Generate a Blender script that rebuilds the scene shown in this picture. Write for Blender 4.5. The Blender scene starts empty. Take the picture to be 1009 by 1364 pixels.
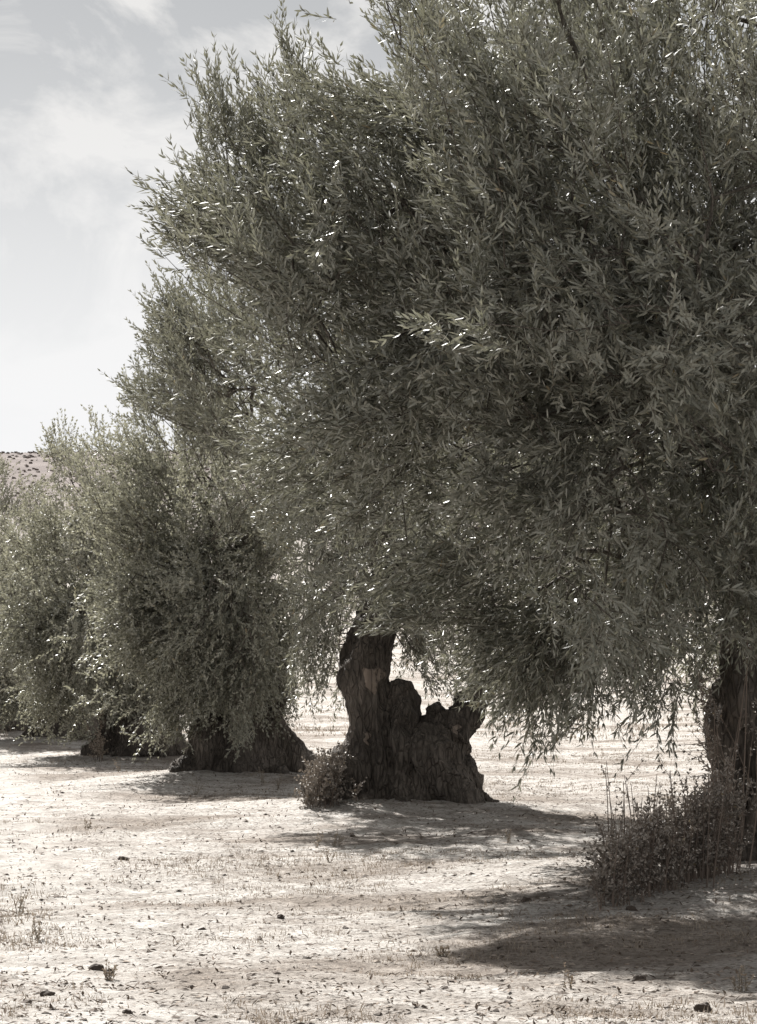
import bpy, math, random
import numpy as np
from mathutils import Vector, noise as mnoise

# ------------------------------------------------------------------ camera, sky, sun, exposure
sc = bpy.context.scene
col = sc.collection
FPX, CX, HY, HC = 4140.0, 504.5, 880.0, 1.3      # focal length in photo pixels, centre column, eye-level row, eye height

cam_d = bpy.data.cameras.new('camera'); cam = bpy.data.objects.new('camera', cam_d); col.objects.link(cam)
cam.location = (0, 0, HC)
cam.rotation_euler = (math.radians(90) + math.atan((HY - 682) / FPX), 0, 0)
cam_d.sensor_fit = 'VERTICAL'; cam_d.sensor_height = 36; cam_d.lens = 36 * FPX / 1364
cam_d.clip_end = 6000; cam_d.clip_start = 0.1
sc.camera = cam

SHX, SHY = 0.4, -1.1                            # ground offset of a shadow per metre of height
sun_vec = Vector((-SHX, -SHY, 1.0)).normalized()
SUN_EL = math.asin(sun_vec.z)
SUN_AZ = math.atan2(sun_vec.x, sun_vec.y)         # from +Y towards +X
sun_d = bpy.data.lights.new('sun', 'SUN'); sun_d.energy = 5.0; sun_d.angle = math.radians(0.55); sun_d.color = (1.0, 0.97, 0.925)
sun = bpy.data.objects.new('sun', sun_d); col.objects.link(sun)
sun.rotation_euler = (-sun_vec).to_track_quat('-Z', 'Y').to_euler()

world = bpy.data.worlds.new("World"); sc.world = world; world.use_nodes = True
nt = world.node_tree; N = nt.nodes; Lk = nt.links
for n in list(N): N.remove(n)
out = N.new('ShaderNodeOutputWorld'); bg = N.new('ShaderNodeBackground'); bg.inputs['Strength'].default_value = 0.05
sky = N.new('ShaderNodeTexSky'); sky.sky_type = 'NISHITA'; sky.sun_disc = False
sky.sun_elevation = SUN_EL; sky.sun_rotation = SUN_AZ; sky.air_density = 1.0; sky.dust_density = 0.6; sky.ozone_density = 1.0
hs = N.new('ShaderNodeHueSaturation'); hs.inputs['Saturation'].default_value = 0.12; hs.inputs['Value'].default_value = 0.4
tc = N.new('ShaderNodeTexCoord'); sep = N.new('ShaderNodeSeparateXYZ')
# clouds: noise on the view direction, flattened towards the horizon
mp = N.new('ShaderNodeMapping'); mp.inputs['Scale'].default_value = (1.0, 1.0, 1.5); mp.inputs['Location'].default_value = (0.62, 0.1, 0.31)
n1 = N.new('ShaderNodeTexNoise'); n1.inputs['Scale'].default_value = 15.0; n1.inputs['Detail'].default_value = 7; n1.inputs['Roughness'].default_value = 0.6
n1.inputs['Distortion'].default_value = 0.5
cr = N.new('ShaderNodeMapRange'); cr.inputs['From Min'].default_value = 0.42; cr.inputs['From Max'].default_value = 0.56
n2 = N.new('ShaderNodeTexNoise'); n2.inputs['Scale'].default_value = 16.0; n2.inputs['Detail'].default_value = 6
hz = N.new('ShaderNodeMapRange'); hz.inputs['From Min'].default_value = 0.05; hz.inputs['From Max'].default_value = 0.22
hz.inputs['To Min'].default_value = 1.0; hz.inputs['To Max'].default_value = 0.0; hz.interpolation_type = 'SMOOTHSTEP'
m_h = N.new('ShaderNodeMixRGB'); m_h.inputs['Color2'].default_value = (6.2, 6.2, 6.25, 1)     # bright horizon haze
m_c = N.new('ShaderNodeMixRGB'); m_c.inputs['Color2'].default_value = (5.7, 5.62, 5.5, 1)
cmul = N.new('ShaderNodeMath'); cmul.operation = 'MULTIPLY'; cmul.inputs[1].default_value = 0.9
Lk.new(sky.outputs[0], hs.inputs['Color']); Lk.new(tc.outputs['Generated'], sep.inputs[0]); Lk.new(tc.outputs['Generated'], mp.inputs[0])
Lk.new(mp.outputs[0], n1.inputs[0]); Lk.new(n1.outputs[0], cr.inputs[0]); Lk.new(cr.outputs[0], cmul.inputs[0])
Lk.new(sep.outputs['Z'], hz.inputs[0])
Lk.new(hs.outputs[0], m_c.inputs['Color1']); Lk.new(cmul.outputs[0], m_c.inputs['Fac'])
Lk.new(m_c.outputs[0], m_h.inputs['Color1']); Lk.new(hz.outputs[0], m_h.inputs['Fac'])
Lk.new(m_h.outputs[0], bg.inputs['Color']); Lk.new(bg.outputs[0], out.inputs[0])

sc.view_settings.view_transform = 'Standard'; sc.view_settings.look = 'None'
sc.view_settings.gamma = 1; sc.view_settings.use_curve_mapping = False
sc.view_settings.exposure = 1.6
sc.cycles.max_bounces = 5; sc.cycles.diffuse_bounces = 2; sc.cycles.transparent_max_bounces = 4

# ------------------------------------------------------------------ helpers
def at(px, py, d):
    return np.array([(px - CX) / FPX * d, d, HC + (HY - py) / FPX * d])
def proj(P):
    return CX + P[:, 0] / P[:, 1] * FPX, HY - (P[:, 2] - HC) / P[:, 1] * FPX
def norm(v): return v / np.maximum(np.linalg.norm(v, axis=-1, keepdims=True), 1e-9)
def inside(px, py, poly):
    r = np.zeros(len(px), bool); n = len(poly)
    for i in range(n):
        x1, y1 = poly[i]; x2, y2 = poly[(i + 1) % n]
        c = ((y1 > py) != (y2 > py)) & (px < (x2 - x1) * (py - y1) / ((y2 - y1) or 1e-9) + x1)
        r ^= c
    return r
_perm = np.random.RandomState(5).rand(4096)
def vnoise(x, y, s=1.0, seed=0):                  # cheap 2-D value noise, vectorised
    x = x * s + seed * 17.3; y = y * s + seed * 9.1
    xi = np.floor(x).astype(np.int64); yi = np.floor(y).astype(np.int64); fx = x - xi; fy = y - yi
    fx = fx * fx * (3 - 2 * fx); fy = fy * fy * (3 - 2 * fy)
    def h(a, b): return _perm[(a * 73 + b * 1009 + (a * b) % 31 + seed * 131) & 4095]
    return (h(xi, yi) * (1 - fx) + h(xi + 1, yi) * fx) * (1 - fy) + (h(xi, yi + 1) * (1 - fx) + h(xi + 1, yi + 1) * fx) * fy

def mesh_np(name, V, tris=None, quads=None, mat=None, parent=None, tint=None, tint_q=None, smooth=False, kind=None, mats=None, loc=None):
    me = bpy.data.meshes.new(name)
    V = np.asarray(V, np.float32)
    if loc is not None: V = V - np.asarray(loc, np.float32)
    nt_ = 0 if tris is None else len(tris); nq = 0 if quads is None else len(quads)
    me.vertices.add(len(V)); me.vertices.foreach_set('co', V.ravel())
    idx = []
    if nt_: idx.append(np.asarray(tris, np.int32).ravel())
    if nq: idx.append(np.asarray(quads, np.int32).ravel())
    idx = np.concatenate(idx)
    me.loops.add(len(idx)); me.loops.foreach_set('vertex_index', idx)
    me.polygons.add(nt_ + nq)
    st = np.concatenate([np.arange(nt_) * 3, nt_ * 3 + np.arange(nq) * 4]).astype(np.int32)
    me.polygons.foreach_set('loop_start', st)
    me.polygons.foreach_set('use_smooth', np.full(nt_ + nq, smooth))
    if tint is not None:
        a = me.attributes.new('tint', 'FLOAT', 'FACE')
        t = np.concatenate([x for x in (tint if nt_ else None, tint_q if nq else None) if x is not None])
        a.data.foreach_set('value', t.astype(np.float32))
    me.update(calc_edges=True)
    if mat: me.materials.append(mat)
    for m in (mats or []): me.materials.append(m)
    o = bpy.data.objects.new(name, me); col.objects.link(o)
    if parent: o.parent = parent
    if kind: o['kind'] = kind
    return o
def tag(o, label=None, cat=None, group=None, kind=None):
    if label: o['label'] = label
    if cat: o['category'] = cat
    if group: o['group'] = group
    if kind: o['kind'] = kind
    return o
def empty(name, loc=(0, 0, 0)):
    o = bpy.data.objects.new(name, None); col.objects.link(o); o.location = loc; o.empty_display_size = 0.3
    return o

class Geo:                                        # collects raw geometry
    def __init__(s): s.V = []; s.T = []; s.Q = []; s.tt = []; s.tq = []; s.n = 0
    def add(s, V, T=None, Q=None, tint=None):
        V = np.asarray(V, float).reshape(-1, 3)
        if T is not None and len(T):
            s.T.append(np.asarray(T) + s.n); s.tt.append(np.broadcast_to(0.5 if tint is None else tint, (len(T),)))
        if Q is not None and len(Q):
            s.Q.append(np.asarray(Q) + s.n); s.tq.append(np.broadcast_to(0.5 if tint is None else tint, (len(Q),)))
        s.V.append(V); s.n += len(V)
    def build(s, name, mat, parent=None, smooth=False, kind=None, loc=None):
        T = np.concatenate(s.T) if s.T else None; Q = np.concatenate(s.Q) if s.Q else None
        return mesh_np(name, np.concatenate(s.V), T, Q, mat, parent, np.concatenate(s.tt) if s.tt else np.zeros(0),
                       np.concatenate(s.tq) if s.tq else None, smooth, kind, loc=loc)

def tube(geo, P, R, k=5, tint=0.5, cap=False):
    P = np.asarray(P, float); R = np.asarray(R, float); n = len(P)
    T = norm(np.gradient(P, axis=0))
    ref = np.where(np.abs(T[:, 2:3]) > 0.9, np.array([[1., 0, 0]]), np.array([[0, 0, 1.]]))
    U = norm(np.cross(T, ref))
    for i in range(1, n):
        u = U[i - 1] - T[i] * np.dot(U[i - 1], T[i]); U[i] = u / max(np.linalg.norm(u), 1e-9)
    W = np.cross(T, U); a = np.arange(k) / k * 2 * np.pi
    V = P[:, None] + R[:, None, None] * (np.cos(a)[None, :, None] * U[:, None] + np.sin(a)[None, :, None] * W[:, None])
    i = np.arange(n - 1)[:, None] * k; j = np.arange(k)[None]; j2 = (j + 1) % k
    Q = np.stack([i + j, i + j2, i + k + j2, i + k + j], -1).reshape(-1, 4)
    T_ = None; V = V.reshape(-1, 3)
    if cap:
        V = np.vstack([V, P[-1] + T[-1] * R[-1] * .5]); e = (n - 1) * k; T_ = np.array([[e + q, e + (q + 1) % k, n * k] for q in range(k)])
    geo.add(V, T_, Q, tint)

def tubes_many(geo, B, D, G, L, r, seg=2, k=3, tint=0.5):    # many thin curved stems at once
    n = len(B); s = np.linspace(0, 1, seg + 1)
    P = B[:, None] + (D * L[:, None])[:, None] * s[None, :, None] + (G * L[:, None])[:, None] * (s ** 2)[None, :, None]
    T = norm(D); U = norm(np.cross(T, np.array([0.31, 0.52, 0.79]))); W = np.cross(T, U)
    a = np.arange(k) / k * 2 * np.pi
    ring = np.cos(a)[None, :, None] * U[:, None] + np.sin(a)[None, :, None] * W[:, None]
    rad = np.asarray(r).reshape(-1, 1) * (1 - 0.65 * s)[None]
    V = P[:, :, None] + rad[:, :, None, None] * ring[:, None]
    i = np.arange(seg)[:, None] * k; j = np.arange(k)[None]; j2 = (j + 1) % k
    Q = np.stack([i + j, i + j2, i + k + j2, i + k + j], -1).reshape(-1, 4)
    Q = (Q[None] + (np.arange(n) * (seg + 1) * k)[:, None, None]).reshape(-1, 4)
    geo.add(V.reshape(-1, 3), None, Q, tint)

def leaves(B, D, G, L, nn, ll, lw, rng, six=True, ang=42, tmean=None):
    """opposite leaves along curved shoots; returns per-leaf vertex blocks and tints, ordered by shoot"""
    n = len(B)
    s = (np.arange(nn)[None] + 0.4 + rng.uniform(-.25, .25, (n, nn))) / nn
    s = np.repeat(s[:, :, None], 2, 2)
    P = B[:, None, None] + (D * L[:, None])[:, None, None] * s[..., None] + (G * L[:, None])[:, None, None] * (s ** 2)[..., None]
    T = norm(D[:, None, None] + 2 * G[:, None, None] * s[..., None])
    ref = norm(rng.normal(size=(n, 3)))[:, None, None]
    U = norm(np.cross(T, ref)); W = np.cross(T, U)
    ph = (np.arange(nn) * np.pi / 2)[None, :, None] + np.array([0, np.pi])[None, None] + rng.normal(0, .45, (n, nn, 2))
    rad = np.cos(ph)[..., None] * U + np.sin(ph)[..., None] * W
    a = np.radians(rng.normal(ang, 13, (n, nn, 2)) * (1 - .35 * s))[..., None]
    d = T * np.cos(a) + rad * np.sin(a)
    nr = -rad * np.cos(a) + T * np.sin(a)
    roll = rng.normal(0, .5, (n, nn, 2))[..., None]
    w0 = np.cross(d, nr); w = w0 * np.cos(roll) + nr * np.sin(roll); nr = np.cross(w, d)
    l = (ll * rng.uniform(.7, 1.15, (n, nn, 2)) * (1 - .35 * s ** 3))[..., None]
    hw = (lw * .5 * rng.uniform(.8, 1.2, (n, nn, 2)))[..., None]
    c = (rng.normal(-.03, .07, (n, nn, 2)))[..., None] * l
    if six:
        V = np.stack([P, P + d * l * .33 + w * hw + nr * c * .4, P + d * l * .33 - w * hw + nr * c * .4,
                      P + d * l * .72 + w * hw * .72 - nr * c * .1, P + d * l * .72 - w * hw * .72 - nr * c * .1, P + d * l - nr * c], 3)
        V = V.reshape(n, nn * 2, 6, 3)
    else:
        V = np.stack([P, P + d * l * .45 + w * hw * 1.1 + nr * hw * .4, P + d * l * .45 - w * hw * 1.1 + nr * hw * .4, P + d * l], 3)
        V = V.reshape(n, nn * 2, 4, 3)
    t = np.clip((rng.uniform(0, 1, n) if tmean is None else tmean)[:, None] * .5 + rng.uniform(0, 1, (n, nn * 2)) ** 1.5 * .6, 0, 1)
    return V, t
def leaf_geo(geo, V, t):
    """V (m, 6|4, 3)"""
    m, k = V.shape[:2]; b = (np.arange(m) * k)[:, None]
    if k == 6:
        T = np.concatenate([b + np.array([[0, 2, 1]]), b + np.array([[3, 4, 5]])]); Q = b + np.array([[1, 2, 4, 3]])
        geo.V.append(V.reshape(-1, 3)); geo.T.append(T + geo.n); geo.tt.append(np.concatenate([t, t])); geo.Q.append(Q + geo.n); geo.tq.append(t)
    else:
        T = np.concatenate([b + np.array([[0, 2, 3]]), b + np.array([[0, 3, 1]])])
        geo.V.append(V.reshape(-1, 3)); geo.T.append(T + geo.n); geo.tt.append(np.concatenate([t, t]))
    geo.n += m * k

# ------------------------------------------------------------------ materials
def mat(name):
    m = bpy.data.materials.new(name); m.use_nodes = True; t = m.node_tree
    b = t.nodes['Principled BSDF']; return m, t, b
def ramp(t, fac, stops):
    r = t.nodes.new('ShaderNodeValToRGB'); e = r.color_ramp.elements
    while len(e) < len(stops): e.new(0.5)
    for q, (p, c) in zip(e, stops): q.position = p; q.color = (*c, 1)
    t.links.new(fac, r.inputs[0]); return r.outputs[0]
def leaf_mat(name, top, top2, under, trans, rough=.34, tw=.3):
    m, t, b = mat(name); n = t.nodes; l = t.links
    at_ = n.new('ShaderNodeAttribute'); at_.attribute_name = 'tint'
    c1 = ramp(t, at_.outputs['Fac'], [(0, top), (.55, tuple((x + y) / 2 for x, y in zip(top, top2))), (.9, top2), (1, (.26, .2, .11))])
    g = n.new('ShaderNodeNewGeometry')
    mx = n.new('ShaderNodeMixRGB'); l.new(g.outputs['Backfacing'], mx.inputs['Fac']); l.new(c1, mx.inputs['Color1']); mx.inputs['Color2'].default_value = (*under, 1)
    l.new(mx.outputs[0], b.inputs['Base Color']); b.inputs['Specular IOR Level'].default_value = .75
    rr = n.new('ShaderNodeMapRange'); l.new(g.outputs['Backfacing'], rr.inputs[0]); rr.inputs['To Min'].default_value = rough; rr.inputs['To Max'].default_value = .6
    l.new(rr.outputs[0], b.inputs['Roughness'])
    tr = n.new('ShaderNodeBsdfTranslucent'); tr.inputs[0].default_value = (*trans, 1)
    ms = n.new('ShaderNodeMixShader'); ms.inputs[0].default_value = tw
    l.new(b.outputs[0], ms.inputs[1]); l.new(tr.outputs[0], ms.inputs[2]); l.new(ms.outputs[0], n['Material Output'].inputs[0])
    return m
M_leaf = leaf_mat('olive_leaf', (.036, .038, .027), (.25, .25, .198), (.28, .28, .24), (.18, .178, .122), .4, .18)
M_leaf_far_lit = leaf_mat('olive_leaf_far_lit', (.065, .068, .05), (.34, .337, .27), (.35, .347, .3), (.26, .255, .18), .42, .26)  # paler copy of the leaf: extra sun on the left-hand trees put into its colour
M_leaf_dry = leaf_mat('sucker_leaf', (.06, .049, .04), (.27, .235, .2), (.3, .265, .23), (.14, .115, .09), .36, .15)
M_straw = leaf_mat('dry_straw', (.17, .135, .1), (.32, .265, .21), (.28, .235, .185), (.2, .16, .12), .6, .2)

def bark_mat(name, dark, light, sc_=1.0):
    m, t, b = mat(name); n = t.nodes; l = t.links
    tc = n.new('ShaderNodeTexCoord'); mp = n.new('ShaderNodeMapping'); mp.inputs['Scale'].default_value = (1, 1, .28); l.new(tc.outputs['Object'], mp.inputs[0])
    w = n.new('ShaderNodeTexNoise'); w.inputs['Scale'].default_value = 22 * sc_; w.inputs['Detail'].default_value = 8; w.inputs['Roughness'].default_value = .65; w.inputs['Distortion'].default_value = .8; l.new(mp.outputs[0], w.inputs[0])
    v = n.new('ShaderNodeTexVoronoi'); v.feature = 'DISTANCE_TO_EDGE'; v.inputs['Scale'].default_value = 24 * sc_; l.new(mp.outputs[0], v.inputs[0])
    w2 = n.new('ShaderNodeTexNoise'); w2.inputs['Scale'].default_value = 2.2; w2.inputs['Detail'].default_value = 4; l.new(tc.outputs['Object'], w2.inputs[0])
    mm = n.new('ShaderNodeMath'); mm.operation = 'MULTIPLY_ADD'; l.new(w2.outputs[0], mm.inputs[0]); mm.inputs[1].default_value = .6; 
    m3 = n.new('ShaderNodeMath'); m3.operation = 'MULTIPLY'; m3.inputs[1].default_value = .6; l.new(w.outputs[0], m3.inputs[0]); l.new(m3.outputs[0], mm.inputs[2])
    c = ramp(t, mm.outputs[0], [(.38, dark), (.6, tuple(.5 * (x + y) for x, y in zip(dark, light))), (.78, light)])
    l.new(c, b.inputs['Base Color']); b.inputs['Roughness'].default_value = .9; b.inputs['Specular IOR Level'].default_value = .2
    vr = n.new('ShaderNodeMapRange'); l.new(v.outputs['Distance'], vr.inputs[0]); vr.inputs['From Max'].default_value = .16
    ad = n.new('ShaderNodeMath'); ad.operation = 'ADD'; l.new(vr.outputs[0], ad.inputs[0]); l.new(w.outputs[0], ad.inputs[1])
    bp = n.new('ShaderNodeBump'); bp.inputs['Distance'].default_value = .025; bp.inputs['Strength'].default_value = .9
    l.new(ad.outputs[0], bp.inputs['Height']); l.new(bp.outputs[0], b.inputs['Normal'])
    return m
M_bark = bark_mat('olive_bark', (.026, .022, .019), (.175, .152, .132))
M_scar = bark_mat('cut_wood', (.17, .135, .112), (.31, .26, .22), .7)
M_branch = bark_mat('branch_bark', (.06, .052, .044), (.22, .195, .165), 1.6)
def plain(name, c, rough=.9):
    m, t, b = mat(name); n = t.nodes; l = t.links
    at_ = n.new('ShaderNodeAttribute'); at_.attribute_name = 'tint'
    l.new(ramp(t, at_.outputs['Fac'], [(0, tuple(x * .6 for x in c)), (1, tuple(min(1, x * 1.35) for x in c))]), b.inputs['Base Color'])
    b.inputs['Roughness'].default_value = rough; b.inputs['Specular IOR Level'].default_value = .2; return m
M_stem = plain('twig_bark', (.15, .135, .105)); M_sstem = plain('sucker_stem', (.15, .12, .1))
M_stone = plain('stone', (.22, .185, .155)); M_clod = plain('clod', (.1, .08, .066)); M_litter = plain('litter', (.13, .1, .078))

def ground_mat():
    m, t, b = mat('pale_dry_soil'); n = t.nodes; l = t.links
    g = n.new('ShaderNodeNewGeometry')
    def nz(s, d, r=.55, dist=0, sx=1):
        q = n.new('ShaderNodeTexNoise'); q.inputs['Scale'].default_value = s; q.inputs['Detail'].default_value = d; q.inputs['Roughness'].default_value = r; q.inputs['Distortion'].default_value = dist
        mp = n.new('ShaderNodeMapping'); mp.inputs['Scale'].default_value = (sx, 1, 1); l.new(g.outputs['Position'], mp.inputs[0]); l.new(mp.outputs[0], q.inputs[0]); return q.outputs[0]
    big = nz(.55, 5, .6, .4, .6); mid = nz(4.5, 8, .7, .5); fine = nz(38, 6, .72); 
    c_soil = ramp(t, mid, [(.3, (.18, .158, .138)), (.43, (.33, .305, .28)), (.6, (.46, .441, .416))])
    c_veg = ramp(t, mid, [(.3, (.11, .088, .07)), (.6, (.235, .2, .17)), (.8, (.31, .275, .24))])
    f = n.new('ShaderNodeMapRange'); l.new(big, f.inputs[0]); f.inputs['From Min'].default_value = .47; f.inputs['From Max'].default_value = .6; f.inputs['To Max'].default_value = .9
    # a worn pale track crosses the near ground at the left
    s0 = n.new('ShaderNodeSeparateXYZ'); l.new(g.outputs['Position'], s0.inputs[0])
    def mth(op, a_, b_, c_=None):
        q = n.new('ShaderNodeMath'); q.operation = op
        for k_, v_ in enumerate((a_, b_, c_)):
            if v_ is None: continue
            if isinstance(v_, (int, float)): q.inputs[k_].default_value = v_
            else: l.new(v_, q.inputs[k_])
        return q.outputs[0]
    dx_ = mth('MULTIPLY_ADD', s0.outputs['Y'], .136, s0.outputs['X']); dx_ = mth('ADD', dx_, -.72); dx_ = mth('ADD', dx_, mth('MULTIPLY', mid, .5)); dx_ = mth('ABSOLUTE', dx_, 0)
    trk = n.new('ShaderNodeMapRange'); l.new(dx_, trk.inputs[0]); trk.inputs['From Min'].default_value = .12; trk.inputs['From Max'].default_value = .5; trk.inputs['To Min'].default_value = .15; trk.inputs['To Max'].default_value = 1
    ff_ = mth('MULTIPLY', f.outputs[0], trk.outputs[0])
    mx = n.new('ShaderNodeMixRGB'); l.new(ff_, mx.inputs['Fac']); l.new(c_soil, mx.inputs['Color1']); l.new(c_veg, mx.inputs['Color2'])
    fm = ramp(t, fine, [(.37, (.3, .265, .24)), (.48, (.9, .89, .88)), (.6, (1.14, 1.14, 1.14))])
    mu = n.new('ShaderNodeMixRGB'); mu.blend_type = 'MULTIPLY'; l.new(mth('MULTIPLY', trk.outputs[0], .9), mu.inputs['Fac']); l.new(mx.outputs[0], mu.inputs['Color1']); l.new(fm, mu.inputs['Color2'])
    # the far hillside is bare reddish earth
    sp = n.new('ShaderNodeSeparateXYZ'); l.new(g.outputs['Position'], sp.inputs[0])
    fr = n.new('ShaderNodeMapRange'); l.new(sp.outputs['Y'], fr.inputs[0]); fr.inputs['From Min'].default_value = 110; fr.inputs['From Max'].default_value = 260
    far = nz(.09, 6, .7); cf = ramp(t, far, [(.35, (.06, .046, .042)), (.5, (.095, .075, .069)), (.68, (.14, .118, .11))])
    m2 = n.new('ShaderNodeMixRGB'); l.new(fr.outputs[0], m2.inputs['Fac']); l.new(mu.outputs[0], m2.inputs['Color1']); l.new(cf, m2.inputs['Color2'])
    l.new(m2.outputs[0], b.inputs['Base Color']); b.inputs['Roughness'].default_value = .95; b.inputs['Specular IOR Level'].default_value = .15
    a1 = n.new('ShaderNodeMath'); a1.operation = 'MULTIPLY_ADD'; l.new(fine, a1.inputs[0]); a1.inputs[1].default_value = .35; l.new(mid, a1.inputs[2])
    bp = n.new('ShaderNodeBump'); bp.inputs['Distance'].default_value = .065; bp.inputs['Strength'].default_value = 1; l.new(a1.outputs[0], bp.inputs['Height'])
    l.new(bp.outputs[0], b.inputs['Normal'])
    return m
M_ground = ground_mat()

# ------------------------------------------------------------------ ground
TREES = {1: (2.5, 18.9), 2: (.16, 26.3), 3: (-1.45, 32.7), 4: (-3.08, 39.9), 5: (-4.75, 47.2), 6: (-6.5, 54.5)}
def gz(x, y):
    x = np.asarray(x, float); y = np.asarray(y, float)
    z = (vnoise(x, y, .35, 1) - .5) * .10 + (vnoise(x, y, 1.3, 2) - .5) * .05 + (vnoise(x, y, 5, 3) - .5) * .022 + (vnoise(x, y, 13, 4) - .5) * .014 * (y < 60)
    for (tx, ty) in TREES.values():
        z = z + .12 * np.exp(-(((x - tx) ** 2 + (y - ty) ** 2) / 1.5 ** 2))
    z = z + .10 * np.exp(-(((x - 2.6) / 1.3) ** 2 + ((y - 16.7) / 1.0) ** 2))
    q = np.clip(y - 58, 0, None)
    z = z + 41.5 * (1 - np.exp(-(q / 560) ** 1.35 * 1.0)) * 1.58 * (1 + .05 * np.sin(x * .008 + 1) )
    return z
rows = [-14.0]
while rows[-1] < 1500:
    y = rows[-1]; rows.append(y + (.9 if y < 8.5 else (.042 * (y / 11) if y < 62 else .05 * (y - 40))))
rows = np.array(rows)
u = np.linspace(-.15, .15, 230); st = .0012; o_ = []
v = .15
while v < 1.6: st *= 1.16; v += st; o_.append(v)
u = np.concatenate([-np.array(o_[::-1]), u, o_])
Yg, U_ = np.meshgrid(rows, u, indexing='ij'); Xg = U_ * (Yg + 26) * .74
Zg = gz(Xg, Yg)
nr_, nc_ = Xg.shape
i, j = np.meshgrid(np.arange(nr_ - 1), np.arange(nc_ - 1), indexing='ij'); a = (i * nc_ + j).ravel()
ground = mesh_np('ground', np.stack([Xg, Yg, Zg], -1).reshape(-1, 3), None, np.stack([a, a + 1, a + nc_ + 1, a + nc_], -1), M_ground, smooth=True, kind='structure')
ground['label'] = 'pale dry orchard soil rising to a reddish hillside behind the trees'

# ------------------------------------------------------------------ trunks
def trunk_mesh(chains, voxel, seed, amp=1.0):
    import bmesh
    bm = bmesh.new()
    for ch in chains:
        ch = np.array(ch, float)
        for a_, b_ in zip(ch[:-1], ch[1:]):
            n = max(2, int(np.linalg.norm(b_[:3] - a_[:3]) / (.28 * min(a_[3], b_[3]))))
            for k in range(n + 1):
                p = a_ + (b_ - a_) * k / n
                r = bmesh.ops.create_icosphere(bm, subdivisions=2, radius=p[3])
                for v_ in r['verts']: v_.co += Vector(p[:3])
    me = bpy.data.meshes.new('tmp'); bm.to_mesh(me); bm.free()
    o = bpy.data.objects.new('tmp', me); col.objects.link(o)
    r = o.modifiers.new('r', 'REMESH'); r.mode = 'VOXEL'; r.voxel_size = voxel
    s = o.modifiers.new('s', 'SMOOTH'); s.iterations = 13; s.factor = .5
    dg = bpy.context.evaluated_depsgraph_get(); m2 = bpy.data.meshes.new_from_object(o.evaluated_get(dg))
    bpy.data.objects.remove(o); bpy.data.meshes.remove(me)
    n = len(m2.vertices); co = np.empty(n * 3, np.float32); m2.vertices.foreach_get('co', co); co = co.reshape(-1, 3)
    no = np.empty(n * 3, np.float32); m2.vertices.foreach_get('normal', no); no = no.reshape(-1, 3)
    cx, cy = chains[0][0][0], chains[0][0][1]
    d = np.empty(n)
    for q in range(n):
        x, y, z = co[q]; an = (z * .5); X = (x - cx) * math.cos(an) - (y - cy) * math.sin(an); Y = (x - cx) * math.sin(an) + (y - cy) * math.cos(an)
        p = Vector((X * 5.5 + seed, Y * 5.5, z * 1.1)); p2 = Vector((X * 16 + seed, Y * 16, z * 4.5)); p3 = Vector((X * 40, Y * 40 + seed, z * 16))
        d[q] = (.5 - abs(mnoise.noise(p))) * .15 - .035 + (.5 - abs(mnoise.noise(p2))) * .055 + mnoise.noise(p3) * .014 + mnoise.noise(Vector((x * 2.2, y * 2.2, z * 2 + seed))) * .08
    co = co + no * (d * amp)[:, None]
    m2.vertices.foreach_set('co', co.astype(np.float32).ravel()); m2.update()
    return m2
def patch(me, c, r, off, name, parent, loc):       # a pale pruning cut: a thin plate of bare wood lying on the bark
    from mathutils.bvhtree import BVHTree
    bv = BVHTree.FromPolygons([tuple(v_.co) for v_ in me.vertices], [tuple(p.vertices) for p in me.polygons])
    n = 15; V = []; F = []
    for iz in range(n):
        v_ = 1 - 2 * iz / (n - 1); hw = r[0] * max(.04, (1 - ((1 - v_) / 2) ** 1.5)) ** .8 * (1 + .1 * math.sin(v_ * 7 + c[0] * 9)) * (1 if v_ < .7 else 1 - (v_ - .7) * 1.6)
        for ix in range(n):
            u_ = 2 * ix / (n - 1) - 1; x = c[0] + u_ * hw + .015 * math.sin(v_ * 5); z = c[2] + v_ * r[2] + .02 * u_ * u_
            h = bv.ray_cast(Vector((x, c[1] - 1.5, z)), Vector((0, 1, 0)))
            y = h[0].y if h[0] is not None and abs(h[0].y - c[1]) < .8 else c[1] + .1
            e = max(abs(u_), abs(v_)) > .99
            V.append((x - loc[0], y - (-.02 if e else off) - loc[1], z - loc[2]))
    F = [(a_ * n + b_, a_ * n + n + b_, a_ * n + n + b_ + 1, a_ * n + b_ + 1) for a_ in range(n - 1) for b_ in range(n - 1)]
    m3 = bpy.data.meshes.new(name); m3.from_pydata(V, [], F)
    for p in m3.polygons: p.use_smooth = True
    m3.materials.append(M_scar); o = bpy.data.objects.new(name, m3); col.objects.link(o); o.parent = parent; return o
def C(px, py, rpx, d, dd=0.0):                    # one joint of a trunk chain, at true distance d (+dd)
    p = at(px, py, d); return (p[0], p[1] + dd, p[2], rpx / FPX * d)
d1, d2, d3, d4 = 18.9, 26.3, 32.7, 39.9
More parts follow.
